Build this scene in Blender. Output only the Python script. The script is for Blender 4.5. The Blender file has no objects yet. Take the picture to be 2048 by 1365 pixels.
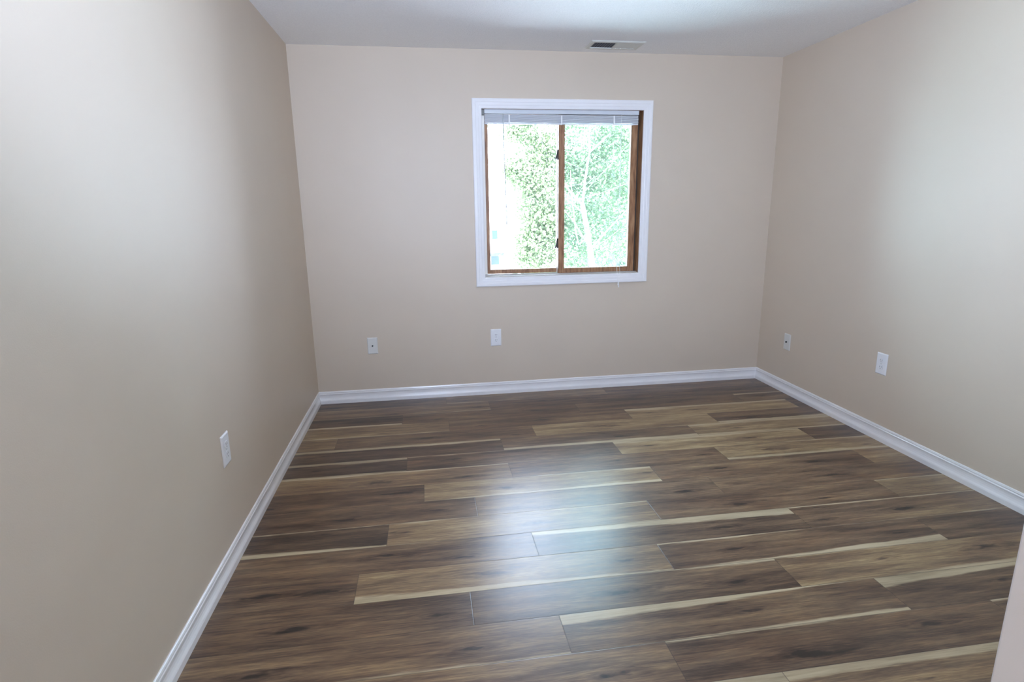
import bpy, math, random
from mathutils import Vector, Matrix

sc = bpy.context.scene
C = sc.collection

# ------------------------------------------------------------------ camera
cam_d = bpy.data.cameras.new('camera')
cam_d.sensor_fit = 'HORIZONTAL'
cam_d.sensor_width = 36.0
cam_d.lens = 1142.352 / 2048.0 * 36.0
cam_d.clip_start = 0.02
cam_d.clip_end = 300.0
cam = bpy.data.objects.new('camera', cam_d)
C.objects.link(cam)
R_ = Vector((0.988620, -0.149842, -0.013346))
U_ = Vector((0.046874, 0.222527, 0.973799))
F_ = Vector((0.142946, 0.963343, -0.227018))
m = Matrix((R_, U_, -F_)).transposed().to_4x4()
m.translation = Vector((0.8240, -4.1780, 1.3939))
cam.matrix_world = m
sc.camera = cam

# ------------------------------------------------------------------ world, sun, flash, exposure
SKY = 10.0
GLOW, GLOW_DIR = 12.0, (-0.90, 0.38, 0.30)
w = bpy.data.worlds.new('world')
sc.world = w
w.use_nodes = True
bg = w.node_tree.nodes['Background']
bg.inputs['Color'].default_value = (0.76, 0.92, 1.22, 1)
# an overcast sky is brighter overhead than at the horizon
wt = w.node_tree
w_tc = wt.nodes.new('ShaderNodeTexCoord')
w_sx = wt.nodes.new('ShaderNodeSeparateXYZ')
w_mx = wt.nodes.new('ShaderNodeMath')
w_mx.operation = 'MAXIMUM'
w_mx.inputs[1].default_value = 0.0
w_ma = wt.nodes.new('ShaderNodeMath')
w_ma.operation = 'MULTIPLY_ADD'
w_ma.inputs[1].default_value = SKY * 1.0
w_ma.inputs[2].default_value = SKY
wt.links.new(w_tc.outputs['Generated'], w_sx.inputs[0])
wt.links.new(w_sx.outputs[2], w_mx.inputs[0])
wt.links.new(w_mx.outputs[0], w_ma.inputs[0])
# the veiled sun makes the cloud brightest to the left of the trees
w_dot = wt.nodes.new('ShaderNodeVectorMath')
w_dot.operation = 'DOT_PRODUCT'
w_dot.inputs[1].default_value = Vector(GLOW_DIR).normalized()
w_m0 = wt.nodes.new('ShaderNodeMath')
w_m0.operation = 'MAXIMUM'
w_m0.inputs[1].default_value = 0.0
w_pw = wt.nodes.new('ShaderNodeMath')
w_pw.operation = 'POWER'
w_pw.inputs[1].default_value = 6.0
w_gl = wt.nodes.new('ShaderNodeMath')
w_gl.operation = 'MULTIPLY_ADD'
w_gl.inputs[1].default_value = GLOW
wt.links.new(w_tc.outputs['Generated'], w_dot.inputs[0])
wt.links.new(w_dot.outputs['Value'], w_m0.inputs[0])
wt.links.new(w_m0.outputs[0], w_pw.inputs[0])
wt.links.new(w_pw.outputs[0], w_gl.inputs[0])
wt.links.new(w_ma.outputs[0], w_gl.inputs[2])
wt.links.new(w_gl.outputs[0], bg.inputs['Strength'])

sun_d = bpy.data.lights.new('sun', 'SUN')
sun_d.energy = 38.0
sun_d.angle = math.radians(3)
sun_d.color = (0.95, 0.98, 1.06)
sun = bpy.data.objects.new('sun', sun_d)
C.objects.link(sun)
sun.rotation_euler = Vector((0.30, 0.62, -0.72)).to_track_quat('-Z', 'Y').to_euler()

# the photographer's flash, turned up at the ceiling above the camera
fl_d = bpy.data.lights.new('flash', 'SPOT')
fl_d.energy = 338.0
fl_d.spot_size = math.radians(132)
fl_d.spot_blend = 1.0
fl_d.shadow_soft_size = 0.04
fl_d.color = (0.795, 0.975, 1.36)
fl = bpy.data.objects.new('flash', fl_d)
C.objects.link(fl)
fl.location = (0.82, -4.06, 1.56)
fl.rotation_euler = Vector((0.28, 0.80, 0.37)).to_track_quat('-Z', 'Y').to_euler()

# daylight portal in the window opening (guides sampling only, gives no light of its own)
HALL_FILL = 95.0      # strength of the fill light added in the hallway
po_d = bpy.data.lights.new('window_portal', 'AREA')
po_d.shape = 'RECTANGLE'
po_d.size = 1.16
po_d.size_y = 1.14
po_d.cycles.is_portal = True
po = bpy.data.objects.new('window_portal', po_d)
C.objects.link(po)
po.location = (1.837, 0.150, 1.48)
po.rotation_euler = (math.radians(-90), 0, 0)

vs = sc.view_settings
vs.view_transform = 'Standard'
vs.look = 'None'
vs.gamma = 1.0
vs.use_curve_mapping = False
vs.exposure = 0.16
sc.cycles.use_denoising = True
sc.cycles.caustics_reflective = False
sc.cycles.max_bounces = 14
sc.cycles.diffuse_bounces = 8
sc.cycles.glossy_bounces = 4
sc.cycles.transparent_max_bounces = 24
sc.cycles.sample_clamp_indirect = 8.0

# ------------------------------------------------------------------ helpers
def srgb(r, g, b):
    def f(c):
        c /= 255.0
        return c / 12.92 if c <= 0.04045 else ((c + 0.055) / 1.055) ** 2.4
    return (f(r), f(g), f(b), 1.0)


class MB:
    """Collects vertices and faces; build() links them as ONE mesh object."""
    def __init__(self):
        self.v, self.f = [], []

    def add(self, vs_, fs_):
        o = len(self.v)
        self.v += [tuple(x) for x in vs_]
        self.f += [tuple(i + o for i in f) for f in fs_]
        return self

    def box(self, x0, x1, y0, y1, z0, z1):
        return self.add([(x0, y0, z0), (x1, y0, z0), (x1, y1, z0), (x0, y1, z0),
                         (x0, y0, z1), (x1, y0, z1), (x1, y1, z1), (x0, y1, z1)],
                        [(0, 3, 2, 1), (4, 5, 6, 7), (0, 1, 5, 4), (1, 2, 6, 5), (2, 3, 7, 6), (3, 0, 4, 7)])

    def tube(self, pts, radii, n=8, cap=True):
        pts = [Vector(p) for p in pts]
        rings = []
        for i, p in enumerate(pts):
            a = pts[max(i - 1, 0)]
            b = pts[min(i + 1, len(pts) - 1)]
            d = (b - a).normalized()
            s = d.cross(Vector((0, 0, 1)) if abs(d.z) < 0.9 else Vector((1, 0, 0))).normalized()
            t = s.cross(d)
            r = radii[i] if isinstance(radii, (list, tuple)) else radii
            rings.append([p + (s * math.cos(k * 2 * math.pi / n) + t * math.sin(k * 2 * math.pi / n)) * r for k in range(n)])
        vs_ = [q for r in rings for q in r]
        fs_ = []
        for i in range(len(pts) - 1):
            for k in range(n):
                k2 = (k + 1) % n
                fs_.append((i * n + k, i * n + k2, (i + 1) * n + k2, (i + 1) * n + k))
        if cap:
            fs_.append(tuple(range(n - 1, -1, -1)))
            fs_.append(tuple((len(pts) - 1) * n + k for k in range(n)))
        return self.add(vs_, fs_)

    def ring(self, x0, x1, z0, z1, prof, ysign=-1):
        """Mitred frame round the rectangle; prof = [(outward offset, protrusion)]."""
        n = len(prof)
        vs_ = []
        for (o, d) in prof:
            vs_ += [(x0 - o, ysign * d, z0 - o), (x1 + o, ysign * d, z0 - o), (x1 + o, ysign * d, z1 + o), (x0 - o, ysign * d, z1 + o)]
        fs_ = []
        for i in range(n - 1):
            for k in range(4):
                k2 = (k + 1) % 4
                fs_.append((i * 4 + k, (i + 1) * 4 + k, (i + 1) * 4 + k2, i * 4 + k2))
        return self.add(vs_, fs_)

    def build(self, name, mat, parent=None, smooth=False, bevel=0.0, segs=2):
        me = bpy.data.meshes.new(name)
        me.from_pydata(self.v, [], self.f)
        me.materials.append(mat)
        me.update()
        o = bpy.data.objects.new(name, me)
        C.objects.link(o)
        if parent:
            o.parent = parent
        if smooth:
            for p in me.polygons:
                p.use_smooth = True
        if bevel:
            b = o.modifiers.new('bevel', 'BEVEL')
            b.width = bevel
            b.segments = segs
            b.limit_method = 'ANGLE'
        return o


def tag(o, label=None, cat=None, group=None, kind=None):
    if label: o['label'] = label
    if cat: o['category'] = cat
    if group: o['group'] = group
    if kind: o['kind'] = kind
    return o


def empty(name, loc=(0, 0, 0), rz=0.0):
    o = bpy.data.objects.new(name, None)
    o.empty_display_size = 0.1
    C.objects.link(o)
    o.location = loc
    o.rotation_euler = (0, 0, rz)
    return o


class NT:
    """Small node-tree writer."""
    def __init__(self, name):
        self.m = bpy.data.materials.new(name)
        self.m.use_nodes = True
        self.t = self.m.node_tree
        self.bsdf = self.t.nodes['Principled BSDF']
        self.out = self.t.nodes['Material Output']

    def n(self, kind, **inp):
        x = self.t.nodes.new(kind)
        for k, v in inp.items():
            x.inputs[k.replace('_', ' ')].default_value = v
        return x

    def link(self, a, b):
        self.t.links.new(a, b)

    def val(self, sock, v):
        if isinstance(v, (int, float)):
            sock.default_value = v
        elif isinstance(v, (tuple, list)):
            sock.default_value = v
        else:
            self.link(v, sock)

    def math(self, op, a, b=0.0, c=None, clamp=False):
        x = self.t.nodes.new('ShaderNodeMath')
        x.operation = op
        x.use_clamp = clamp
        self.val(x.inputs[0], a)
        self.val(x.inputs[1], b)
        if c is not None:
            self.val(x.inputs[2], c)
        return x.outputs[0]

    def comb(self, x, y, z):
        k = self.t.nodes.new('ShaderNodeCombineXYZ')
        for i, v in enumerate((x, y, z)):
            self.val(k.inputs[i], v)
        return k.outputs[0]

    def noise(self, vec, scale=1.0, detail=3.0, rough=0.55):
        x = self.n('ShaderNodeTexNoise', Scale=scale, Detail=detail, Roughness=rough)
        self.link(vec, x.inputs['Vector'])
        return x.outputs['Fac']

    def ramp(self, fac, stops):
        x = self.t.nodes.new('ShaderNodeValToRGB')
        e = x.color_ramp.elements
        while len(e) < len(stops):
            e.new(0.5)
        for i, (p, c) in enumerate(stops):
            e[i].position = p
            e[i].color = c
        self.val(x.inputs[0], fac)
        return x.outputs[0]

    def mix(self, fac, a, b, mode='MIX'):
        x = self.t.nodes.new('ShaderNodeMix')
        x.data_type = 'RGBA'
        x.blend_type = mode
        self.val(x.inputs[0], fac)
        self.val(x.inputs[6], a)
        self.val(x.inputs[7], b)
        return x.outputs[2]

    def attr(self, name):
        x = self.t.nodes.new('ShaderNodeAttribute')
        x.attribute_name = name
        return x.outputs['Fac']

    def obj(self):
        return self.t.nodes.new('ShaderNodeTexCoord').outputs['Object']

    def bump(self, h, strength, dist):
        x = self.n('ShaderNodeBump', Strength=strength, Distance=dist)
        self.link(h, x.inputs['Height'])
        self.link(x.outputs[0], self.bsdf.inputs['Normal'])


def plain(name, col, rough=0.5, spec=0.5, metal=0.0):
    k = NT(name)
    k.bsdf.inputs['Roughness'].default_value = rough
    k.bsdf.inputs['Specular IOR Level'].default_value = spec
    k.bsdf.inputs['Metallic'].default_value = metal
    # a faint mottling so that no surface is perfectly even
    nf = k.noise(k.obj(), 14.0, 3.0)
    c0 = tuple(x * 0.97 for x in col[:3]) + (1,)
    k.link(k.ramp(nf, [(0.3, c0), (0.7, col)]), k.bsdf.inputs['Base Color'])
    return k.m


# ------------------------------------------------------------------ materials
def wall_material():
    k = NT('beige_eggshell_paint')
    co = k.obj()
    k.link(k.ramp(k.noise(co, 2.2, 2.0), [(0.3, WALL_A), (0.7, WALL_B)]), k.bsdf.inputs['Base Color'])
    k.bsdf.inputs['Roughness'].default_value = 0.45
    k.bsdf.inputs['Specular IOR Level'].default_value = 0.28
    k.bump(k.noise(co, 260.0, 2.0), 0.10, 0.002)
    return k.m


WALL_A = (0.612, 0.521, 0.416, 1)
WALL_B = (0.627, 0.536, 0.430, 1)
M_wall = wall_material()


def ceiling_material():
    k = NT('white_textured_ceiling')
    co = k.obj()
    nf = k.noise(co, 120.0, 3.0, 0.65)
    k.link(k.ramp(nf, [(0.25, (0.84, 0.835, 0.82, 1)), (0.7, (0.92, 0.915, 0.90, 1))]), k.bsdf.inputs['Base Color'])
    k.bsdf.inputs['Roughness'].default_value = 0.9
    k.bsdf.inputs['Specular IOR Level'].default_value = 0.2
    k.bump(nf, 0.7, 0.006)
    return k.m


M_ceil = ceiling_material()
M_trim = plain('white_gloss_trim', (0.84, 0.825, 0.82, 1), 0.22)
M_plate = plain('white_plastic', (0.80, 0.80, 0.81, 1), 0.3)
M_ivory = plain('almond_plastic', (0.68, 0.67, 0.63, 1), 0.35)
M_slot = plain('grey_slot', (0.25, 0.245, 0.25, 1), 0.6)
M_jack = plain('dark_jack', (0.02, 0.02, 0.02, 1), 0.5)
M_steel = plain('screw_steel', (0.55, 0.55, 0.55, 1), 0.35, metal=0.8)
M_blind = plain('white_blind_vinyl', (0.74, 0.75, 0.77, 1), 0.4)
M_rail = plain('white_blind_headrail', (0.62, 0.65, 0.68, 1), 0.4)
M_bracket = plain('grey_bracket', (0.22, 0.22, 0.20, 1), 0.5)
M_wand = plain('clear_grey_wand', (0.42, 0.44, 0.44, 1), 0.2)
M_cord = plain('white_cord', (0.82, 0.82, 0.80, 1), 0.7)
M_track = plain('beige_aluminium_track', (0.50, 0.47, 0.42, 1), 0.4)
M_vinyl = plain('cream_vinyl', (0.85, 0.82, 0.74, 1), 0.4)
M_bronze = plain('dark_bronze', (0.07, 0.06, 0.05, 1), 0.4, metal=0.4)
M_door = plain('white_door_paint', (0.80, 0.79, 0.81, 1), 0.4)
M_vent = plain('off_white_register', (0.66, 0.66, 0.60, 1), 0.45)
M_duct_shade = plain('duct_shade', (0.10, 0.10, 0.12, 1), 0.7)


def wood_material():
    k = NT('stained_window_wood')
    co = k.obj()
    sx = k.t.nodes.new('ShaderNodeSeparateXYZ')
    k.link(co, sx.inputs[0])
    # grain runs along the longer direction of each member well enough when stretched in z
    v = k.comb(k.math('MULTIPLY', sx.outputs[0], 60.0), k.math('MULTIPLY', sx.outputs[1], 60.0), k.math('MULTIPLY', sx.outputs[2], 9.0))
    nf = k.noise(v, 1.0, 4.0)
    k.link(k.ramp(nf, [(0.28, srgb(112, 76, 48)), (0.5, srgb(152, 110, 76)), (0.75, srgb(180, 140, 102))]), k.bsdf.inputs['Base Color'])
    k.bsdf.inputs['Roughness'].default_value = 0.5
    return k.m


M_wood = wood_material()


def glass_material(name, tint, haze):
    k = NT(name)
    tr = k.n('ShaderNodeBsdfTransparent', Color=tint)
    gl = k.n('ShaderNodeBsdfGlossy', Roughness=0.0)
    lw = k.n('ShaderNodeFresnel', IOR=1.35)
    mx = k.t.nodes.new('ShaderNodeMixShader')
    k.link(lw.outputs[0], mx.inputs[0])
    k.link(tr.outputs[0], mx.inputs[1])
    k.link(gl.outputs[0], mx.inputs[2])
    # translucent white mixed in as haze, to lift the darks of the view
    du = k.n('ShaderNodeBsdfTranslucent', Color=(.9, .9, .9, 1))
    m2 = k.t.nodes.new('ShaderNodeMixShader')
    m2.inputs[0].default_value = haze
    k.link(mx.outputs[0], m2.inputs[1])
    k.link(du.outputs[0], m2.inputs[2])
    k.link(m2.outputs[0], k.out.inputs[0])
    return k.m


M_glass = glass_material('clear_glass', (0.98, 1.0, 0.99, 1), .005)
M_glass_green = glass_material('green_tinted_glass', (0.86, 0.98, 0.95, 1), .012)

# plank floor -------------------------------------------------------
PL, PW, PY0 = 1.2265, 0.178, 0.004


def floor_material():
    k = NT('wood_plank_laminate')
    uv = k.t.nodes.new('ShaderNodeUVMap').outputs[0]
    s = k.t.nodes.new('ShaderNodeSeparateXYZ')
    k.link(uv, s.inputs[0])
    u, v = s.outputs[0], s.outputs[1]
    seed, tone, red = k.attr('seed'), k.attr('tone'), k.attr('red')
    su = k.math('MULTIPLY', seed, 17.3)
    # knots bend the grain around them
    vv = v
    kdark = 0.0
    for a in ('1', '2'):
        ku, kv, ks = k.attr('ku' + a), k.attr('kv' + a), k.attr('ks' + a)
        du = k.math('SUBTRACT', u, ku)
        dv = k.math('SUBTRACT', v, kv)
        wob = k.math('MULTIPLY', k.math('SUBTRACT', k.noise(k.comb(k.math('MULTIPLY', u, 14.0), k.math('MULTIPLY', v, 60.0), seed), 1.0, 3.0), 0.5), 2.2)
        d2 = k.math('ADD', k.math('POWER', k.math('DIVIDE', du, k.math('MULTIPLY', ks, 0.095)), 2.0),
                    k.math('POWER', k.math('DIVIDE', dv, k.math('MULTIPLY', ks, 0.018)), 2.0))
        g_wide = k.math('EXPONENT', k.math('MULTIPLY', d2, -0.35))
        vv = k.math('SUBTRACT', vv, k.math('MULTIPLY', k.math('MULTIPLY', dv, g_wide), 0.75))
        d1 = k.math('SQRT', d2)
        rag = k.math('ADD', d1, wob)
        ringn = k.math('SINE', k.math('MULTIPLY', rag, 7.0))
        g_core = k.math('EXPONENT', k.math('MULTIPLY', k.math('POWER', k.math('MAXIMUM', rag, 0.0), 2.0), -2.6))
        g_halo = k.math('EXPONENT', k.math('MULTIPLY', k.math('POWER', k.math('MAXIMUM', k.math('ADD', d1, k.math('MULTIPLY', wob, 1.5)), 0.0), 2.0), -0.55))
        kd = k.math('ADD', k.math('MULTIPLY', g_core, 0.26), k.math('MULTIPLY', g_halo, k.math('ADD', 0.13, k.math('MULTIPLY', ringn, 0.07))))
        kdark = k.math('ADD', kdark, kd)
    gcoord = k.comb(k.math('ADD', k.math('MULTIPLY', u, 2.3), su), k.math('MULTIPLY', vv, 24.0), k.math('MULTIPLY', seed, 9.0))
    n1 = k.noise(gcoord, 1.0, 4.0, 0.6)
    n2 = k.noise(k.comb(k.math('ADD', k.math('MULTIPLY', u, 9.0), su), k.math('MULTIPLY', vv, 170.0), seed), 1.0, 3.0, 0.6)
    n3 = k.noise(k.comb(k.math('ADD', k.math('MULTIPLY', u, 1.2), su), k.math('MULTIPLY', vv, 9.0), seed), 1.0, 2.0)
    n4 = k.noise(k.comb(k.math('ADD', k.math('MULTIPLY', u, 26.0), su), k.math('MULTIPLY', vv, 520.0), seed), 1.0, 2.0, 0.6)
    t = k.math('ADD', tone, k.math('MULTIPLY', k.math('SUBTRACT', n1, 0.5), 0.95))
    t = k.math('ADD', t, k.math('MULTIPLY', k.math('SUBTRACT', n2, 0.5), 0.62))
    t = k.math('ADD', t, k.math('MULTIPLY', k.math('SUBTRACT', n3, 0.5), 0.40))
    t = k.math('ADD', t, k.math('MULTIPLY', k.math('SUBTRACT', n4, 0.5), 0.42))
    t = k.math('SUBTRACT', k.math('SUBTRACT', t, 0.0), kdark)
    brown = k.ramp(t, [(0.0, srgb(38, 30, 24)), (0.22, srgb(78, 60, 47)), (0.45, srgb(112, 90, 69)),
                       (0.65, srgb(142, 119, 87)), (0.85, srgb(172, 151, 113)), (1.0, srgb(192, 174, 138))])
    rn = k.noise(k.comb(k.math('ADD', k.math('MULTIPLY', u, 3.0), su), k.math('MULTIPLY', vv, 14.0), 3.3), 1.0, 3.0)
    redf = k.math('MULTIPLY', k.math('MULTIPLY', k.math('SUBTRACT', rn, 0.35, clamp=True), 3.0, clamp=True), red)
    brown = k.mix(k.math('MULTIPLY', redf, 0.75), brown, k.mix(1.0, brown, (1.10, 0.86, 0.70, 1), 'MULTIPLY'))
    # pale sapwood bands along the two long edges
    wav = k.math('MULTIPLY', k.math('SUBTRACT', k.noise(k.comb(k.math('ADD', k.math('MULTIPLY', u, 3.5), su), 0.0, seed), 1.0, 3.0), 0.5), 0.016)
    un = k.math('DIVIDE', u, PL)

    def band(dist, wl, wr):
        wd = k.math('ADD', wl, k.math('MULTIPLY', k.math('SUBTRACT', wr, wl), un))
        on = k.math('MULTIPLY', wd, 120.0, clamp=True)
        wd = k.math('ADD', wd, k.math('MULTIPLY', wav, on))
        wd = k.math('ADD', wd, k.math('MULTIPLY', k.math('MULTIPLY', k.math('SUBTRACT', n1, 0.5), on), 0.030))
        wd = k.math('ADD', wd, k.math('MULTIPLY', k.math('MULTIPLY', k.math('SUBTRACT', n2, 0.5), on), 0.012))
        return k.math('MULTIPLY', k.math('DIVIDE', k.math('SUBTRACT', wd, dist), 0.009), 1.0, clamp=True)
    b1 = band(k.math('SUBTRACT', PW, v), k.attr('tl'), k.attr('tr'))
    b2 = band(v, k.attr('bl'), k.attr('br'))
    bm = k.math('MULTIPLY', k.math('MAXIMUM', b1, b2), k.math('ADD', 0.35, k.math('MULTIPLY', n3, 0.95), clamp=True))
    cream = k.ramp(k.math('ADD', k.math('MULTIPLY', n1, 0.6), k.math('MULTIPLY', n2, 0.4)),
                   [(0.25, srgb(152, 134, 102)), (0.5, srgb(186, 169, 137)), (0.8, srgb(202, 188, 158))])
    col = k.mix(bm, brown, cream)
    # fine joints between planks
    e = k.math('MINIMUM', k.math('MINIMUM', v, k.math('SUBTRACT', PW, v)), k.math('MINIMUM', u, k.math('SUBTRACT', PL, u)))
    gap = k.math('SUBTRACT', 1.0, k.math('DIVIDE', e, 0.0022, clamp=True), clamp=True)
    col = k.mix(k.math('MULTIPLY', gap, 0.75), col, srgb(58, 46, 38))
    k.link(col, k.bsdf.inputs['Base Color'])
    k.bsdf.inputs['Specular IOR Level'].default_value = 0.58
    rr = k.math('ADD', 0.315, k.math('MULTIPLY', k.math('SUBTRACT', n2, 0.5), 0.12))
    k.link(rr, k.bsdf.inputs['Roughness'])
    h = k.math('SUBTRACT', k.math('ADD', k.math('MULTIPLY', n2, 0.25), k.math('MULTIPLY', n4, 0.3)), k.math('MULTIPLY', gap, 1.2))
    k.bump(h, 0.25, 0.001)
    return k.m


M_floor = floor_material()

# ------------------------------------------------------------------ room shell
W, H, YF, T = 3.474, 2.44, -4.45, 0.16
OX0, OX1, OZ0, OZ1 = 1.252, 2.422, 0.898, 2.063      # window opening
DX0, DX1, DZ = 0.90, 1.76, 2.05                        # doorway in the front wall


def structure(o, label, cat=None):
    return tag(o, label, cat, kind='structure')


b = MB()
b.box(-T, OX0, 0, T, -0.2, H + 0.1).box(OX1, W + T, 0, T, -0.2, H + 0.1)
b.box(OX0, OX1, 0, T, -0.2, OZ0).box(OX0, OX1, 0, T, OZ1, H + 0.1)
structure(b.build('wall_back', M_wall), 'beige painted far wall holding the window')
structure(MB().box(-T, 0, YF - 1.6, 0, -0.2, H + 0.1).build('wall_left', M_wall), 'beige painted wall on the left with glossy sheen')
structure(MB().box(W, W + T, YF - 1.6, 0, -0.2, H + 0.1).build('wall_right', M_wall), 'beige painted wall on the right')
b = MB()
b.box(0, DX0, YF - 0.12, YF, 0, H).box(DX1, W, YF - 0.12, YF, 0, H).box(DX0, DX1, YF - 0.12, YF, DZ, H)
structure(b.build('wall_front', M_wall), 'beige wall with doorway behind the camera')
structure(MB().box(-T, W + T, YF - 1.76, YF - 1.6, -0.2, H + 0.1).build('wall_hall', M_wall), 'beige hallway wall beyond the doorway')
structure(MB().box(-T, W + T, YF - 1.76, T, H, H + 0.2).build('ceiling', M_ceil), 'white textured ceiling')

# floor: one mesh, every plank a face with its own figures ---------
rnd = random.Random(7)
ROW_X = [0.927, 1.234, 0.618, 0.927, 0.232, 1.230, 0.667, 1.229, 0.762, 1.010, 0.603, 1.228, 0.507, 0.931, 1.228, 0.315, 0.616]
# (row, joint index): tone, red, band far edge left/right, band near edge left/right, knots [(u fraction, v fraction, size)]
PLK = {
    (0, -1): (.30, .2, 0, 0, 0, 0, []), (0, 0): (.52, .3, 0, 0, .012, .004, []), (0, 1): (.36, .6, 0, 0, 0, 0, []),
    (1, -1): (.50, .3, 0, 0, .008, .012, [(.45, .2, .9), (.93, .4, .6)]), (1, 0): (.27, .7, 0, 0, 0, 0, [(.6, .6, .8)]), (1, 1): (.30, .6, 0, 0, 0, 0, []),
    (2, -1): (.24, .1, 0, 0, .022, .026, []), (2, 0): (.36, .5, 0, 0, 0, 0, [(.75, .55, .8), (.2, .3, .7)]), (2, 1): (.34, .5, 0, 0, 0, 0, []),
    (3, -1): (.56, .2, 0, 0, .016, .010, []), (3, 0): (.40, .5, 0, 0, 0, 0, [(.5, .5, .8)]), (3, 1): (.66, .2, .040, .034, 0, .01, [(.4, .5, .8)]), (3, 2): (.34, .6, 0, 0, 0, 0, []),
    (4, -1): (.50, .2, 0, 0, 0, 0, []), (4, 0): (.40, .3, 0, 0, .0, .0, [(.45, .5, .7), (.9, .25, .6)]), (4, 1): (.68, .1, 0, 0, .008, .004, [(.35, .5, .7)]), (4, 2): (.34, .6, 0, 0, .03, .04, [(.2, .3, .7)]),
    (5, -1): (.26, .1, .036, .030, 0, 0, []), (5, 0): (.40, .1, .0, .012, .030, .040, [(.6, .45, .6)]), (5, 1): (.68, .1, .03, .03, .03, .02, [(.2, .6, .5)]),
    (6, -1): (.22, .0, .034, .030, .022, .012, []), (6, 0): (.36, .4, .012, .0, 0, .0, [(.2, .6, .8), (.95, .4, .6)]), (6, 1): (.70, .2, .036, .020, 0, 0, [(.15, .5, .6), (.7, .5, .8)]), (6, 2): (.30, .3, 0, 0, 0, .0, []),
    (7, -1): (.52, .4, .020, .012, 0, 0, [(.42, .35, 1.2), (.8, .3, .7)]), (7, 0): (.40, .6, 0, 0, 0, 0, [(.9, .5, .6)]), (7, 1): (.64, .2, 0, .03, .034, .026, [(.25, .5, 1.0)]),
    (8, -1): (.34, .5, 0, 0, 0, 0, [(.92, .6, .8), (.4, .3, .8)]), (8, 0): (.60, .1, .0, .02, .010, .030, [(.35, .4, .8), (.97, .6, .5)]), (8, 1): (.42, .6, 0, 0, 0, 0, [(.3, .5, .6), (.75, .4, .8)]),
    (9, -1): (.33, .4, 0, 0, 0, 0, [(.5, .4, .9), (.85, .5, .6)]), (9, 0): (.44, .2, 0, 0, 0, 0, [(.85, .3, 1.0)]), (9, 1): (.42, .7, 0, 0, 0, 0, [(.55, .5, 1.0), (.1, .5, .6)]),
    (10, -1): (.24, .0, .014, .010, .040, .020, []), (10, 0): (.56, .2, .012, .010, .006, .010, [(.05, .55, .7), (.55, .4, .8)]), (10, 1): (.40, .7, 0, 0, .006, .0, [(.35, .4, .8)]),
    (11, -1): (.40, .4, 0, 0, 0, 0, [(.5, .6, .9), (.75, .25, .7)]), (11, 0): (.34, .0, .030, .055, .0, .0, [(.7, .4, .7)]), (11, 1): (.46, .4, .012, .012, .004, .012, [(.42, .45, .9), (.08, .3, .7)]),
    (12, -1): (.36, .5, 0, 0, 0, 0, [(.72, .55, 1.1), (.9, .5, .8)]), (12, 0): (.56, .3, 0, .010, .042, .012, [(.42, .55, 1.2), (.86, .5, .7)]), (12, 1): (.36, .5, .014, .0, .0, .045, [(.25, .5, .6)]), (12, 2): (.32, .2, 0, 0, 0, 0, []),
    (13, -1): (.32, .5, 0, 0, 0, 0, [(.5, .45, .9), (.9, .4, .7)]), (13, 0): (.36, .3, .0, .012, 0, .0, [(.45, .45, 1.1), (.82, .4, .9)]), (13, 1): (.54, .4, .008, .0, .0, .03, [(.35, .6, .7), (.75, .6, 1.0)]),
    (14, -1): (.42, .3, 0, 0, .010, .012, [(.75, .4, .8), (.2, .4, 1.0)]), (14, 0): (.36, .5, .052, .0, .0, .022, [(.55, .5, .7)]), (14, 1): (.36, .2, .058, -.01, 0, 0, [(.4, .5, .6)]),
    (15, 0): (.48, .4, .0, .0, .0, .0, [(.85, .4, 1.0), (.3, .6, 1.0)]), (15, 1): (.32, .6, .012, .0, 0, 0, [(.35, .3, 1.3), (.75, .6, .8)]), (15, 2): (.30, .7, .014, .0, 0, 0, [(.15, .4, 1.1)]),
    (16, 0): (.36, .5, .0, .045, 0, 0, [(.5, .5, .9)]), (16, 1): (.56, .4, .04, .03, 0, 0, [(.3, .2, 1.2)]),
}
fv, ff, fuv, fat = [], [], [], []
AT = ['seed', 'tone', 'red', 'tl', 'tr', 'bl', 'br', 'ku1', 'kv1', 'ks1', 'ku2', 'kv2', 'ks2']
for r in range(36):
    y1 = min(PY0 - PW * r, T)
    y0 = PY0 - PW * (r + 1)
    if y1 < YF - 1.7:
        break
    j0 = ROW_X[r] if r < len(ROW_X) else rnd.uniform(0.2, 1.2)
    for i in range(-2, 4):
        xa, xb = j0 + PL * i, j0 + PL * (i + 1)
        ca, cb = max(xa, -0.05), min(xb, W + 0.05)
        if cb <= ca:
            continue
        d = PLK.get((r, i))
        if d is None:
            bw = rnd.choice([0, 0, .03, .015])
            d = (rnd.uniform(.28, .6), rnd.uniform(0, .7), bw, bw * .5, 0, 0, [(rnd.uniform(.1, .9), rnd.uniform(.25, .75), rnd.uniform(.6, 1.1))])
        kn = list(d[6])
        while len(kn) < 2:
            kn.append((rnd.uniform(.05, .95), rnd.uniform(.2, .8), rnd.uniform(.25, .5)))
        n = len(fv)
        fv += [(ca, y0, 0), (cb, y0, 0), (cb, y1, 0), (ca, y1, 0)]
        ff.append((n, n + 1, n + 2, n + 3))
        fuv += [(ca - xa, 0), (cb - xa, 0), (cb - xa, PW), (ca - xa, PW)]
        fat.append([rnd.uniform(0, 10), d[0], d[1], d[2], d[3], d[4], d[5],
                    kn[0][0] * PL, kn[0][1] * PW, kn[0][2], kn[1][0] * PL, kn[1][1] * PW, kn[1][2]])
n = len(fv)
YH = YF - 1.7
fv += [(-T, YH, -.2), (W + T, YH, -.2), (W + T, T, -.2), (-T, T, -.2)]
ff.append((n, n + 3, n + 2, n + 1))
fuv += [(0, 0)] * 4
fat.append([0.0] * len(AT))
me = bpy.data.meshes.new('floor')
me.from_pydata(fv, [], ff)
uvl = me.uv_layers.new(name='UVMap')
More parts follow.
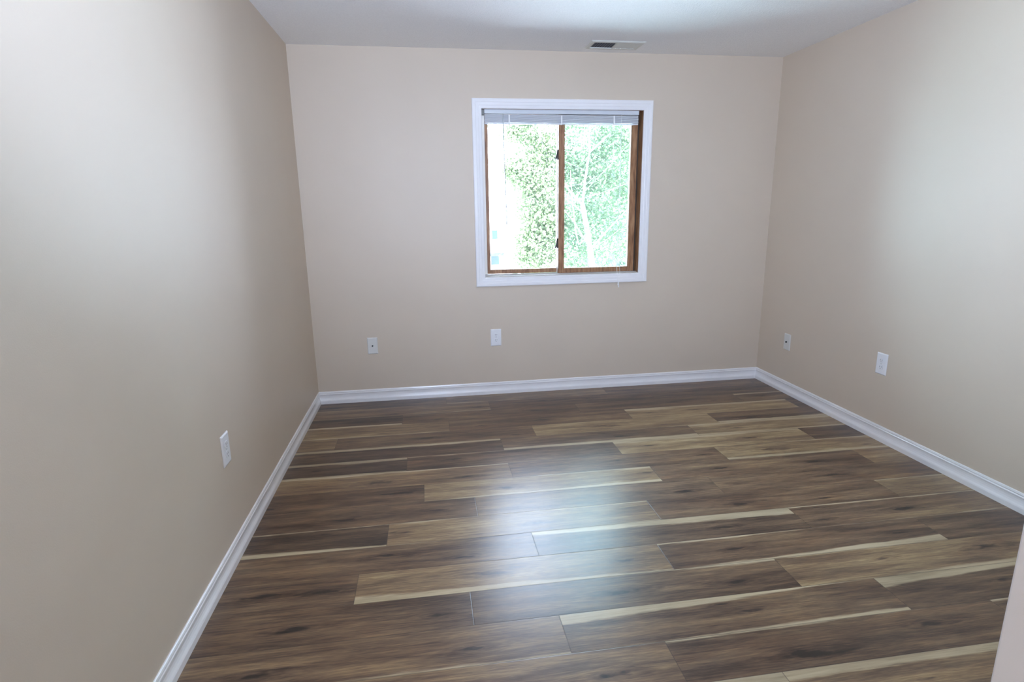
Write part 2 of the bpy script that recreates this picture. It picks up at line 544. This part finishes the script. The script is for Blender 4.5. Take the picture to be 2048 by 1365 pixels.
for i, q in enumerate(fuv):
    uvl.data[i].uv = q
for ai, an in enumerate(AT):
    at = me.attributes.new(an, 'FLOAT', 'FACE')
    at.data.foreach_set('value', [x[ai] for x in fat])
me.materials.append(M_floor)
fo = bpy.data.objects.new('floor', me)
C.objects.link(fo)
structure(fo, 'brown wood plank floor with pale sapwood streaks')

# baseboards --------------------------------------------------------
BP = [(0, .0925), (.0035, .0925), (.0055, .0905), (.0075, .0840), (.0075, .0810), (.0060, .0785), (.0085, .0745), (.0085, .0700),
      (.0060, .0660), (.0055, .0560), (.0065, .0460), (.0090, .0370), (.0120, .0300), (.0138, .0240), (.0140, .0190), (.0140, .0)]


def baseboard(name, a, c, nrm, label, cut_a=1, cut_c=1):
    """Run from a to c; nrm points into the room; the ends are mitred by the profile depth."""
    a, c, nrm = Vector(a), Vector(c), Vector(nrm)
    d = (c - a).normalized()
    v1 = [a + nrm * o + d * o * cut_a + Vector((0, 0, z)) for o, z in BP]
    v2 = [c + nrm * o - d * o * cut_c + Vector((0, 0, z)) for o, z in BP]
    n_ = len(BP)
    o = MB().add(v1 + v2, [(i, i + 1, n_ + i + 1, n_ + i) for i in range(n_ - 1)]).build(name, M_trim)
    structure(o, label)
    return o


baseboard('baseboard_back', (0, 0, 0), (W, 0, 0), (0, -1, 0), 'white moulded baseboard along the far wall')
baseboard('baseboard_left', (0, YF, 0), (0, 0, 0), (1, 0, 0), 'white moulded baseboard along the left wall')
baseboard('baseboard_right', (W, 0, 0), (W, YF, 0), (-1, 0, 0), 'white moulded baseboard along the right wall')
baseboard('baseboard_front', (W, YF, 0), (DX1 + .07, YF, 0), (0, 1, 0), 'white moulded baseboard behind the camera', 1, 0)

# ------------------------------------------------------------------ window
win = structure(empty('window_1', (0, 0, 0)), 'wood framed sliding window with white casing', 'window')
CAS = [(0, -.02), (0, .010), (.004, .013), (.020, .014), (.024, .016), (.040, .017), (.044, .0195), (.060, .0195), (.066, .017), (.067, 0)]
MB().ring(OX0, OX1, OZ0, OZ1, CAS).build('casing', M_trim, win)['label'] = 'white moulded window casing'
b = MB()
b.box(OX0 - .02, OX0 + .0005, .0, .15, OZ0, OZ1).box(OX1 - .0005, OX1 + .02, .0, .15, OZ0, OZ1)
b.box(OX0, OX1, .0, .15, OZ1 - .0005, OZ1 + .02)
b.box(OX0, OX1, .081, .0855, OZ1 - .012, OZ1)
b.build('jamb', M_wood, win)['label'] = 'brown wood window jamb'
b = MB()
b.box(OX0, OX1, -.002, .150, OZ0 - .02, .9045)
b.box(OX0, OX1, .040, .045, .9045, .909).box(OX0, OX1, .0815, .0845, .9045, .912)
b.build('sill_track', M_track, win)['label'] = 'beige aluminium sill track'
MB().box(2.398, OX1, .0805, .15, .9045, OZ1).build('groove_shade_stop', M_bronze, win)['label'] = 'jamb stop coloured dark for the shade in the right groove'  # dark colour stands in for the shade of the groove beside the stile
MB().box(OX0 + .001, 1.279, .086, .125, .905, OZ1).build('side_track', M_vinyl, win)['label'] = 'white vinyl side track'


def sash(x0, x1, z0, z1, y0, y1, sl, sr, rb, rt, glass, label, right_mat=None):
    s_ = empty('window_sash')
    s_.parent = win
    s_['label'] = label
    MB().box(x0, x0 + sl, y0, y1, z0, z1).build('stile', M_wood, s_, bevel=.003)
    MB().box(x1 - sr, x1, y0, y1, z0, z1).build('stile', right_mat or M_wood, s_, bevel=.003)
    MB().box(x0 + sl, x1 - sr, y0 + .001, y1, z0, z0 + rb).build('bottom_rail', M_wood, s_, bevel=.002)
    MB().box(x0 + sl, x1 - sr, y0 + .001, y1, z1 - rt, z1).build('top_rail', M_wood, s_, bevel=.002)
    yc = (y0 + y1) / 2
    MB().box(x0 + sl - .004, x1 - sr + .004, yc - .002, yc + .002, z0 + rb - .004, z1 - rt + .004).build('glass_pane', glass, s_)
    return s_


s1 = sash(1.279, 1.846, .9125, OZ1 - .004, .086, .118, .024, .038, .031, .04, M_glass, 'left wooden sash in the outer track', M_vinyl)
s2 = sash(1.811, 2.403, .9095, OZ1 - .004, .048, .080, .046, .050, .035, .04, M_glass_green, 'right wooden sash with greenish glass')
for z in (1.765, 1.132):
    b = MB()
    b.box(1.800, 1.811, .052, .072, z - .034, z + .034)
    b.tube([(1.8035, .050, z + .028), (1.798, .043, z + .005), (1.790, .040, z - .026)], [.0045, .0045, .006], 8)
    b.tube([(1.7905, .040, z - .024), (1.786, .039, z - .036)], [.0065, .0045], 8)
    b.build('sash_lock', M_bronze, s2)['label'] = 'dark bronze sash lock lever'

# ------------------------------------------------------------------ mini blind drawn up
bl = tag(empty('mini_blind', (1.831, .026, 2.030)), 'white mini blind drawn up in a bundle at the top of the window', 'blind')


def L(o, root):
    """Shift a mesh built in world coordinates into its root's space."""
    o.matrix_parent_inverse = Matrix.Translation(-Vector(root.location))
    return o


BX0, BX1 = 1.273, 2.392
b = MB()
b.box(BX0, BX1, .006, .034, 2.0335, 2.0625)
L(b.build('headrail', M_rail, bl, bevel=.002), bl)
# the bundle of slats: thin crowned strips, a little uneven
b = MB()
rs = random.Random(3)
NS = 30
for i in range(NS):
    z = 2.0290 - i * .00180
    sh = rs.uniform(-.0018, .0018)
    sx = rs.uniform(-.002, .002)
    NX = 18
    vs_, fs_ = [], []
    for a in range(NX + 1):
        x = BX0 + .002 + sx + (BX1 - BX0 - .004) * a / NX
        dz = .0008 * math.sin(a * 1.9 + i * .7) + rs.uniform(-.0003, .0003)
        for (yy, zz) in ((.0135, 0), (.020, .0012), (.0265, .0016), (.033, .0012), (.0385, 0)):
            vs_.append((x, yy + sh, z + zz + dz))
    for a in range(NX):
        for c in range(4):
            fs_.append((a * 5 + c, (a + 1) * 5 + c, (a + 1) * 5 + c + 1, a * 5 + c + 1))
    nv = len(vs_)
    vs_ += [(x, y, z_ - .0013) for x, y, z_ in vs_]
    fs_ += [tuple(nv + q for q in reversed(f_)) for f_ in fs_]
    for a in range(NX):
        for c in (0, 4):
            fs_.append((a * 5 + c, (a + 1) * 5 + c, nv + (a + 1) * 5 + c, nv + a * 5 + c))
    b.add(vs_, fs_)
L(b.build('slats', M_blind, bl, smooth=True), bl)
L(MB().box(BX0 + .002, BX1 - .002, .013, .038, 1.9665, 1.9735).build('bottom_rail', M_blind, bl, bevel=.002), bl)
for x in (1.447, 1.822, 2.208):
    b = MB()
    b.box(x - .005, x + .005, .0085, .0112, 1.964, 2.026)
    b.box(x - .004, x + .004, .0085, .024, 1.9625, 1.9660)
    L(b.build('ladder_tape', M_cord, bl), bl)
for x0, x1 in ((OX0 + .001, BX0),):
    L(MB().box(x0, x1, .014, .040, 2.026, 2.0615).build('mounting_bracket', M_bracket, bl), bl)
b = MB()
b.tube([(1.403, .006, 2.031), (1.404, .0055, 1.86), (1.412, .005, 1.60), (1.419, .005, 1.265)], .0036, 6)
b.tube([(1.403, .012, 2.040), (1.403, .006, 2.029)], .0022, 6)
L(b.build('tilt_wand', M_wand, bl), bl)
for dx, zz in ((-.012, .838), (.012, .822)):
    b = MB()
    b.tube([(2.262, .008, 2.036), (2.262 + dx * .2, .004, 1.6), (2.264 + dx, -.002, .955), (2.262 + dx * .9, -.024, .895), (2.262 + dx * .2, -.0265, zz)], .0013, 6)
    c_ = L(b.build('lift_cord', M_cord, bl), bl)
    t_ = MB().tube([(2.262 + dx * .2, -.0265, zz + .002), (2.262 + dx * .2, -.0265, zz - .010), (2.262 + dx * .2, -.0265, zz - .026)], [.0018, .0036, .0048], 8).build('tassel', M_cord, c_)

# ------------------------------------------------------------------ wall plates
def plate_mesh(wd, ht, mat, root, d=.0065):
    w2, h2, e = wd / 2, ht / 2, .005
    vs_ = [(-w2, 0, -h2), (w2, 0, -h2), (w2, 0, h2), (-w2, 0, h2),
           (-w2, -.003, -h2), (w2, -.003, -h2), (w2, -.003, h2), (-w2, -.003, h2),
           (-w2 + e, -d, -h2 + e), (w2 - e, -d, -h2 + e), (w2 - e, -d, h2 - e), (-w2 + e, -d, h2 - e)]
    fs_ = [(8, 9, 10, 11), (3, 2, 1, 0)]
    for s_ in (0, 4):
        for k in range(4):
            k2 = (k + 1) % 4
            fs_.append((s_ + k, s_ + k2, s_ + 4 + k2, s_ + 4 + k))
    return MB().add(vs_, fs_).build('cover_plate', mat, root, bevel=.001)


def power_outlet(loc, rz, label, wd=.080, ht=.129):
    r_ = tag(empty('power_outlet', loc, rz), label, 'outlet', 'duplex outlets low on the walls')
    plate_mesh(wd, ht, M_plate, r_)
    for s_ in (1, -1):
        zc = s_ * .0205
        n_ = 20
        pts = []
        for k in range(n_):
            a = 2 * math.pi * k / n_
            pts.append((.0175 * math.cos(a), max(-.0142, min(.0142, .0175 * math.sin(a)))))
        vs_ = [(x, -.006, zc + z) for x, z in pts] + [(x, -.0085, zc + z) for x, z in pts]
        fs_ = [tuple(range(n_, 2 * n_))] + [(k, (k + 1) % n_, n_ + (k + 1) % n_, n_ + k) for k in range(n_)]
        rc = MB().add(vs_, fs_).build('receptacle', M_plate, r_)
        for x, hh in ((-.0064, .0046), (.0064, .0038)):
            MB().box(x - .0013, x + .0013, -.0088, -.0080, zc + .003 - hh, zc + .003 + hh).build('slot', M_slot, rc)
        MB().tube([(0, -.0080, zc - .0085), (0, -.0088, zc - .0085)], .0027, 10).build('ground_hole', M_slot, rc)
    MB().tube([(0, -.006, 0), (0, -.0074, 0)], .0032, 12).build('screw', M_steel, r_)
    return r_


def cable_plate(loc, rz, label, wd=.074, ht=.122):
    r_ = tag(empty('cable_wall_plate', loc, rz), label, 'wall plate', 'cable jack plates low on the walls')
    plate_mesh(wd, ht, M_ivory, r_)
    j = MB().tube([(0, -.0055, 0), (0, -.0095, 0)], .0062, 6).build('jack_nut', M_jack, r_)
    MB().tube([(0, -.0095, 0), (0, -.0165, 0)], .0046, 12).build('jack_barrel', M_jack, j)
    for z in (.042, -.042):
        MB().tube([(0, -.006, z), (0, -.0072, z)], .003, 12).build('screw', M_ivory, r_)
    return r_


cable_plate((.411, 0, .4235), 0, 'off-white cable plate with dark round jack left of the outlet on the window wall')
power_outlet((1.322, 0, .443), 0, 'white duplex outlet on the far wall below the window')
cable_plate((W, -.368, .389), -math.pi / 2, 'off-white cable plate with dark jack on the right wall near the far corner')
power_outlet((W, -1.271, .463), -math.pi / 2, 'bright white duplex outlet on the right wall')
power_outlet((0, -1.914, .474), math.pi / 2, 'white duplex outlet seen edge-on on the left wall')

# ------------------------------------------------------------------ ceiling register
vx0, vx1, vy0, vy1 = 1.950, 2.315, -.283, -.100
ve = tag(empty('ceiling_vent', ((vx0 + vx1) / 2, (vy0 + vy1) / 2, H)), 'off-white metal air register on the ceiling above the window', 'vent')
hx, hy = (vx1 - vx0) / 2, (vy1 - vy0) / 2
b = MB()
vs_ = []
for (o, z) in ((0, 0), (0, -.003), (.008, -.008), (.026, -.008), (.028, -.001)):
    vs_ += [(-hx + o, -hy + o, z), (hx - o, -hy + o, z), (hx - o, hy - o, z), (-hx + o, hy - o, z)]
fs_ = []
for i in range(4):
    for k in range(4):
        k2 = (k + 1) % 4
        fs_.append((i * 4 + k, i * 4 + k2, (i + 1) * 4 + k2, (i + 1) * 4 + k))
b.add(vs_, fs_)
b.box(-.004, .004, -hy + .028, hy - .028, -.008, -.001)
b.build('frame', M_vent, ve)
MB().box(-hx + .026, hx - .026, -hy + .026, hy - .026, -.0012, -.0002).build('duct_shade_sheet', M_duct_shade, ve)  # flat dark sheet stands in for the shade up inside the duct
for s_ in (-1, 1):
    b = MB()
    xs = [(-hx + .034, -.010), (.010, hx - .034)][0 if s_ < 0 else 1]
    n_ = 9
    for i in range(n_):
        x = xs[0] + (xs[1] - xs[0]) * i / (n_ - 1)
        if s_ < 0:
            t0, t1 = -.0030, .0030
        else:
            t0, t1 = .0085, -.0085
        b.add([(x + t0, -hy + .028, -.0078), (x + t0, hy - .028, -.0078), (x + t1, hy - .028, -.0016), (x + t1, -hy + .028, -.0016),
               (x + t0 + .0008, -hy + .028, -.0078), (x + t0 + .0008, hy - .028, -.0078), (x + t1 + .0008, hy - .028, -.0016), (x + t1 + .0008, -hy + .028, -.0016)],
              [(0, 1, 2, 3), (7, 6, 5, 4), (0, 4, 5, 1), (3, 2, 6, 7)])
    b.build('louvres', M_vent, ve)

# ------------------------------------------------------------------ open door beside the camera
dr = structure(empty('door_1', (DX1, YF, 0), math.atan2(.722, -.335)), 'white door standing open at the right edge', 'door')
MB().box(0, .7955, -.035, 0, .01, 2.03).build('door_slab', M_door, dr, bevel=.0015)
b = MB()
b.box(DX1, DX1 + .065, YF, YF + .016, 0, DZ + .065).box(DX0 - .065, DX0, YF, YF + .016, 0, DZ + .065).box(DX0, DX1, YF, YF + .016, DZ, DZ + .065)
structure(b.build('trim_1', M_trim, bevel=.003), 'white casing round the doorway behind the camera')

# ------------------------------------------------------------------ unseen fill light added in the hallway, dome shaped
k_ = NT('fill_light_glow')
k_.bsdf.inputs['Base Color'].default_value = (.9, .88, .82, 1)
k_.bsdf.inputs['Emission Color'].default_value = (.98, .98, 1.0, 1)
k_.bsdf.inputs['Emission Strength'].default_value = HALL_FILL
hl = tag(empty('hall_fill_light', (1.33, YF - .75, H)), 'unseen round fill light added beyond the doorway', 'lamp')
MB().tube([(0, 0, 0), (0, 0, -.03)], [.11, .105], 24).build('fill_light_base', M_steel, hl)
MB().tube([(0, 0, -.03), (0, 0, -.05), (0, 0, -.08), (0, 0, -.105), (0, 0, -.115)], [.15, .155, .135, .085, .02], 24).build('fill_light_dome', k_.m, hl, smooth=True)

# ------------------------------------------------------------------ outdoors
GZ = -3.0


def mat_simple_noise(name, a, c, scale, rough=.8, spec=.2, trans=0.0):
    k = NT(name)
    k.link(k.ramp(k.noise(k.obj(), scale, 3.0), [(.3, a), (.7, c)]), k.bsdf.inputs['Base Color'])
    k.bsdf.inputs['Roughness'].default_value = rough
    k.bsdf.inputs['Specular IOR Level'].default_value = spec
    if trans:
        df = k.bsdf
        tl = k.t.nodes.new('ShaderNodeBsdfTranslucent')
        k.link(k.bsdf.inputs['Base Color'].links[0].from_socket, tl.inputs['Color'])
        mx = k.t.nodes.new('ShaderNodeMixShader')
        mx.inputs[0].default_value = trans
        k.link(df.outputs[0], mx.inputs[1])
        k.link(tl.outputs[0], mx.inputs[2])
        k.link(mx.outputs[0], k.out.inputs[0])
    return k.m


M_leaf = mat_simple_noise('maple_leaf', (.135, .18, .085, 1), (.19, .235, .135, 1), 1.3, .7, .1, .5)
M_leaf2 = mat_simple_noise('far_leaf', (.14, .185, .125, 1), (.19, .235, .165, 1), 1.1, .7, .1, .5)
M_bark = mat_simple_noise('grey_bark', (.16, .155, .15, 1), (.28, .27, .26, 1), 7.0)
M_pave = mat_simple_noise('pale_concrete', (.64, .65, .66, 1), (.74, .74, .75, 1), 1.5)
M_siding = mat_simple_noise('white_siding', (.80, .80, .80, 1), (.86, .86, .86, 1), 2.0)
M_roof = mat_simple_noise('grey_shingle', (.025, .03, .04, 1), (.04, .045, .055, 1), 6.0)
M_hwin = plain('house_window_glass', (.02, .04, .08, 1), .3)

gr = MB().box(-70, 90, 1.5, 120, GZ - .3, GZ).build('ground_outside', M_pave)
structure(gr, 'pale paved ground outside far below the window', 'ground')


def tree(name, label, base, trunk, branches, blobs, n_leaf, leaf, seed, mat, cat='tree'):
    rt = tag(empty(name, base), label, cat)
    B = Vector(base)
    rg = random.Random(seed)
    b = MB()
    for pts, rad in [trunk] + branches:
        b.tube([Vector(p) - B for p in pts], rad, 9)
    # side twigs
    for pts, rad in branches + [trunk]:
        for i in range(len(pts) - 1):
            a, c = Vector(pts[i]), Vector(pts[i + 1])
            if (a.z + c.z) / 2 < .2 and pts is trunk[0]:
                continue
            for _ in range(1):
                q = a.lerp(c, rg.random())
                dv = Vector((rg.uniform(-1, 1), rg.uniform(-1, 1), rg.uniform(.1, 1))).normalized() * rg.uniform(.6, 1.5)
                mid = q + dv * .5 + Vector((rg.uniform(-.1, .1), rg.uniform(-.1, .1), rg.uniform(-.05, .12)))
                b.tube([q - B, mid - B, q + dv - B], [rad[-1] * .4 + .003, rad[-1] * .25 + .002, .003], 5)
    b.build('trunk', M_bark, rt, smooth=True)
    f = MB()
    tot = sum(x[4] for x in blobs)
    for (cx, cy, cz, rr, wt, fl_) in blobs:
        # every blob is a set of sprays
        k_sp = max(3, int(n_leaf * wt / tot / 22))
        for _ in range(k_sp):
            while True:
                d = Vector((rg.uniform(-1, 1), rg.uniform(-1, 1), rg.uniform(-1, 1)))
                if .1 < d.length < 1:
                    break
            c = Vector((cx + d.x * rr, cy + d.y * rr, cz + d.z * rr * fl_))
            for _ in range(22):
                p = c + Vector((rg.gauss(0, .16), rg.gauss(0, .16), rg.gauss(0, .09))) - B
                n_ = Vector((rg.gauss(0, .6), rg.gauss(-.35, .6), rg.gauss(.55, .5))).normalized()
                s_ = n_.cross(Vector((rg.uniform(-1, 1), rg.uniform(-1, 1), rg.uniform(-1, 1)))).normalized()
                t_ = n_.cross(s_)
                q = leaf * rg.uniform(.7, 1.25)
                dr_ = n_ * (-.18 * q)
                o_ = len(f.v)
                f.v += [tuple(p - t_ * q * .5), tuple(p + s_ * q * .48 + dr_ - t_ * q * .1), tuple(p + s_ * q * .2 + t_ * q * .22),
                        tuple(p + t_ * q * .55), tuple(p - s_ * q * .2 + t_ * q * .22), tuple(p - s_ * q * .48 + dr_ - t_ * q * .1)]
                f.f += [(o_, o_ + 1, o_ + 2, o_ + 3), (o_, o_ + 3, o_ + 4, o_ + 5)]
    f.build('foliage', mat, rt)
    return rt


T1 = ([(4.95, 9.0, GZ), (4.85, 9.0, -1.4), (4.74, 9.0, 0), (4.60, 9.0, .8), (4.47, 9.0, 1.44)], [.15, .11, .075, .065, .055])
B1 = [([(4.47, 9.0, 1.44), (4.25, 9.1, 1.68), (4.05, 9.1, 1.92), (3.7, 9.2, 2.5), (3.3, 9.2, 3.4)], [0.033, 0.028, 0.023, 0.017, 0.007]),
      ([(4.47, 9.0, 1.44), (4.52, 9.0, 2.0), (4.62, 9.0, 2.6), (4.6, 9.1, 3.6), (4.5, 9.1, 5.0)], [0.033, 0.028, 0.025, 0.017, 0.007]),
      ([(4.62, 9.0, .7), (4.36, 8.9, .55), (4.30, 8.9, .8), (4.21, 8.9, 1.45), (4.15, 8.9, 2.2)], [0.022, 0.019, 0.018, 0.014, 0.006]),
      ([(4.62, 9.0, 2.6), (5.1, 9.1, 3.0), (5.5, 9.2, 3.5), (6.1, 9.2, 4.4)], [0.022, 0.019, 0.015, 0.006]),
      ([(4.66, 9.0, .4), (5.2, 9.2, .9), (5.8, 9.2, 1.5), (6.6, 9.2, 2.2)], [0.022, 0.019, 0.015, 0.006])]
BL1 = [(3.35, 9.2, 2.0, .55, 1.0, .8), (3.55, 9.4, 1.2, .65, 1.2, .8), (3.25, 9.3, .55, .50, .7, .8), (3.6, 9.2, .1, .7, .9, .7), (3.75, 9.3, 2.7, .6, .7, .6),
       (2.98, 9.2, 3.15, .35, .5, .8), (3.0, 9.1, 2.3, .35, .35, .7), (4.5, 9.6, 2.2, .7, .9, .7), (4.35, 9.6, 1.0, .6, .6, .8), (5.2, 9.6, 1.6, .8, 1.0, .8),
       (5.3, 9.6, .5, .8, .8, .8), (4.3, 9.7, .1, .6, .5, .7), (5.2, 9.5, 2.7, .8, .8, .7), (4.4, 9.3, 3.6, .9, .9, .6), (5.9, 9.4, 3.4, 1.0, 1.0, .7),
       (6.6, 9.4, 2.2, 1.1, 1.1, .8), (6.6, 9.4, .6, 1.0, .9, .8), (3.5, 9.3, 3.7, .7, .5, .6),
       (4.4, 9.4, 5.0, 1.2, 1.0, .8), (6.2, 9.4, 5.2, 1.4, 1.2, .8), (5.2, 9.4, 6.6, 1.3, .9, .8), (7.6, 9.5, 4.2, 1.3, 1.0, .9), (7.0, 9.5, 6.6, 1.3, .8, .8)]
tree('leafy_tree', 'pale green leafy tree with forked grey trunk outside the window', (4.95, 9.0, GZ), T1, B1, BL1, 54000, .068, 11, M_leaf)
T2 = ([(7.2, 14.5, GZ), (7.1, 14.5, 0), (6.9, 14.5, 2.4), (6.8, 14.5, 5)], [.22, .18, .13, .03])
B2 = [([(7.0, 14.5, 1.2), (6.2, 14.4, 2.0), (5.4, 14.4, 3.2)], [.08, .06, .02]), ([(7.0, 14.5, 1.6), (7.9, 14.6, 2.6), (8.7, 14.6, 3.8)], [.08, .06, .02])]
BL2 = [(6.0, 14.6, 1.0, 1.5, 1, .9), (7.6, 14.8, 1.6, 1.6, 1, .9), (6.6, 14.6, -.8, 1.5, 1, .8), (8.4, 14.6, -.4, 1.5, 1, .8), (6.8, 14.6, 3.0, 1.5, .6, .8), (9.0, 14.6, 2.6, 1.5, .7, .8)]
tree('leafy_tree', 'hazy green tree standing farther back behind the forked one', (7.2, 14.5, GZ), T2, B2, BL2, 16000, .105, 12, M_leaf2)
T3 = ([(3.0, 6.6, GZ), (3.0, 6.6, -1.8), (2.95, 6.6, -1.0)], [.06, .045, .02])
B3 = [([(3.0, 6.6, -2.1), (2.7, 6.6, -1.5), (2.6, 6.6, -1.0)], [.035, .025, .01])]
BL3 = [(2.75, 6.6, -.45, .5, 1, .9), (3.2, 6.6, -.5, .5, 1, .9), (2.45, 6.6, -.6, .35, .6, .8), (2.9, 6.6, -1.1, .6, .8, .8)]
tree('garden_shrub', 'low light green bush below the tree and beside the white house', (3.7, 11.0, GZ), T3, B3, BL3, 4500, .07, 13, M_leaf2, 'shrub')

# the neighbour's house behind the trees
hs = tag(empty('house', (1.0, 28.0, GZ)), 'bright white house with dark flat porch roof left of the trees', 'house')
MB().box(-7, 6.2, 0, 8, 0, 5.6).build('house_wall', M_siding, hs)
b = MB()
b.add([(-7.4, -.5, 5.5), (6.6, -.5, 5.5), (6.6, 8.5, 5.5), (-7.4, 8.5, 5.5), (-7.4, 4, 8.0), (6.6, 4, 8.0)],
      [(0, 1, 5, 4), (2, 3, 4, 5), (0, 4, 3), (1, 2, 5), (3, 2, 1, 0)])
b.build('house_roof', M_siding, hs)
MB().add([(-4, -2.2, 2.10), (3.9, -2.2, 2.10), (3.9, 0, 2.12), (-4, 0, 2.12), (-4, -2.2, 1.94), (3.9, -2.2, 1.94), (3.9, 0, 1.96), (-4, 0, 1.96)],
         [(0, 1, 2, 3), (7, 6, 5, 4), (0, 4, 5, 1), (1, 5, 6, 2), (3, 7, 4, 0)]).build('porch_roof', M_roof, hs)
for x0, x1, z0, z1 in ((3.54, 3.86, 2.72, 3.20), (3.46, 3.92, 1.28, 1.80), (.3, 1.0, 2.72, 3.5), (.3, 1.0, .7, 1.6)):
    wf = MB().box(x0 - .08, x1 + .08, -.06, 0, z0 - .08, z1 + .08).build('house_window', M_siding, hs)
    MB().box(x0, x1, -.08, -.05, z0, z1).build('house_window_pane', M_hwin, wf)
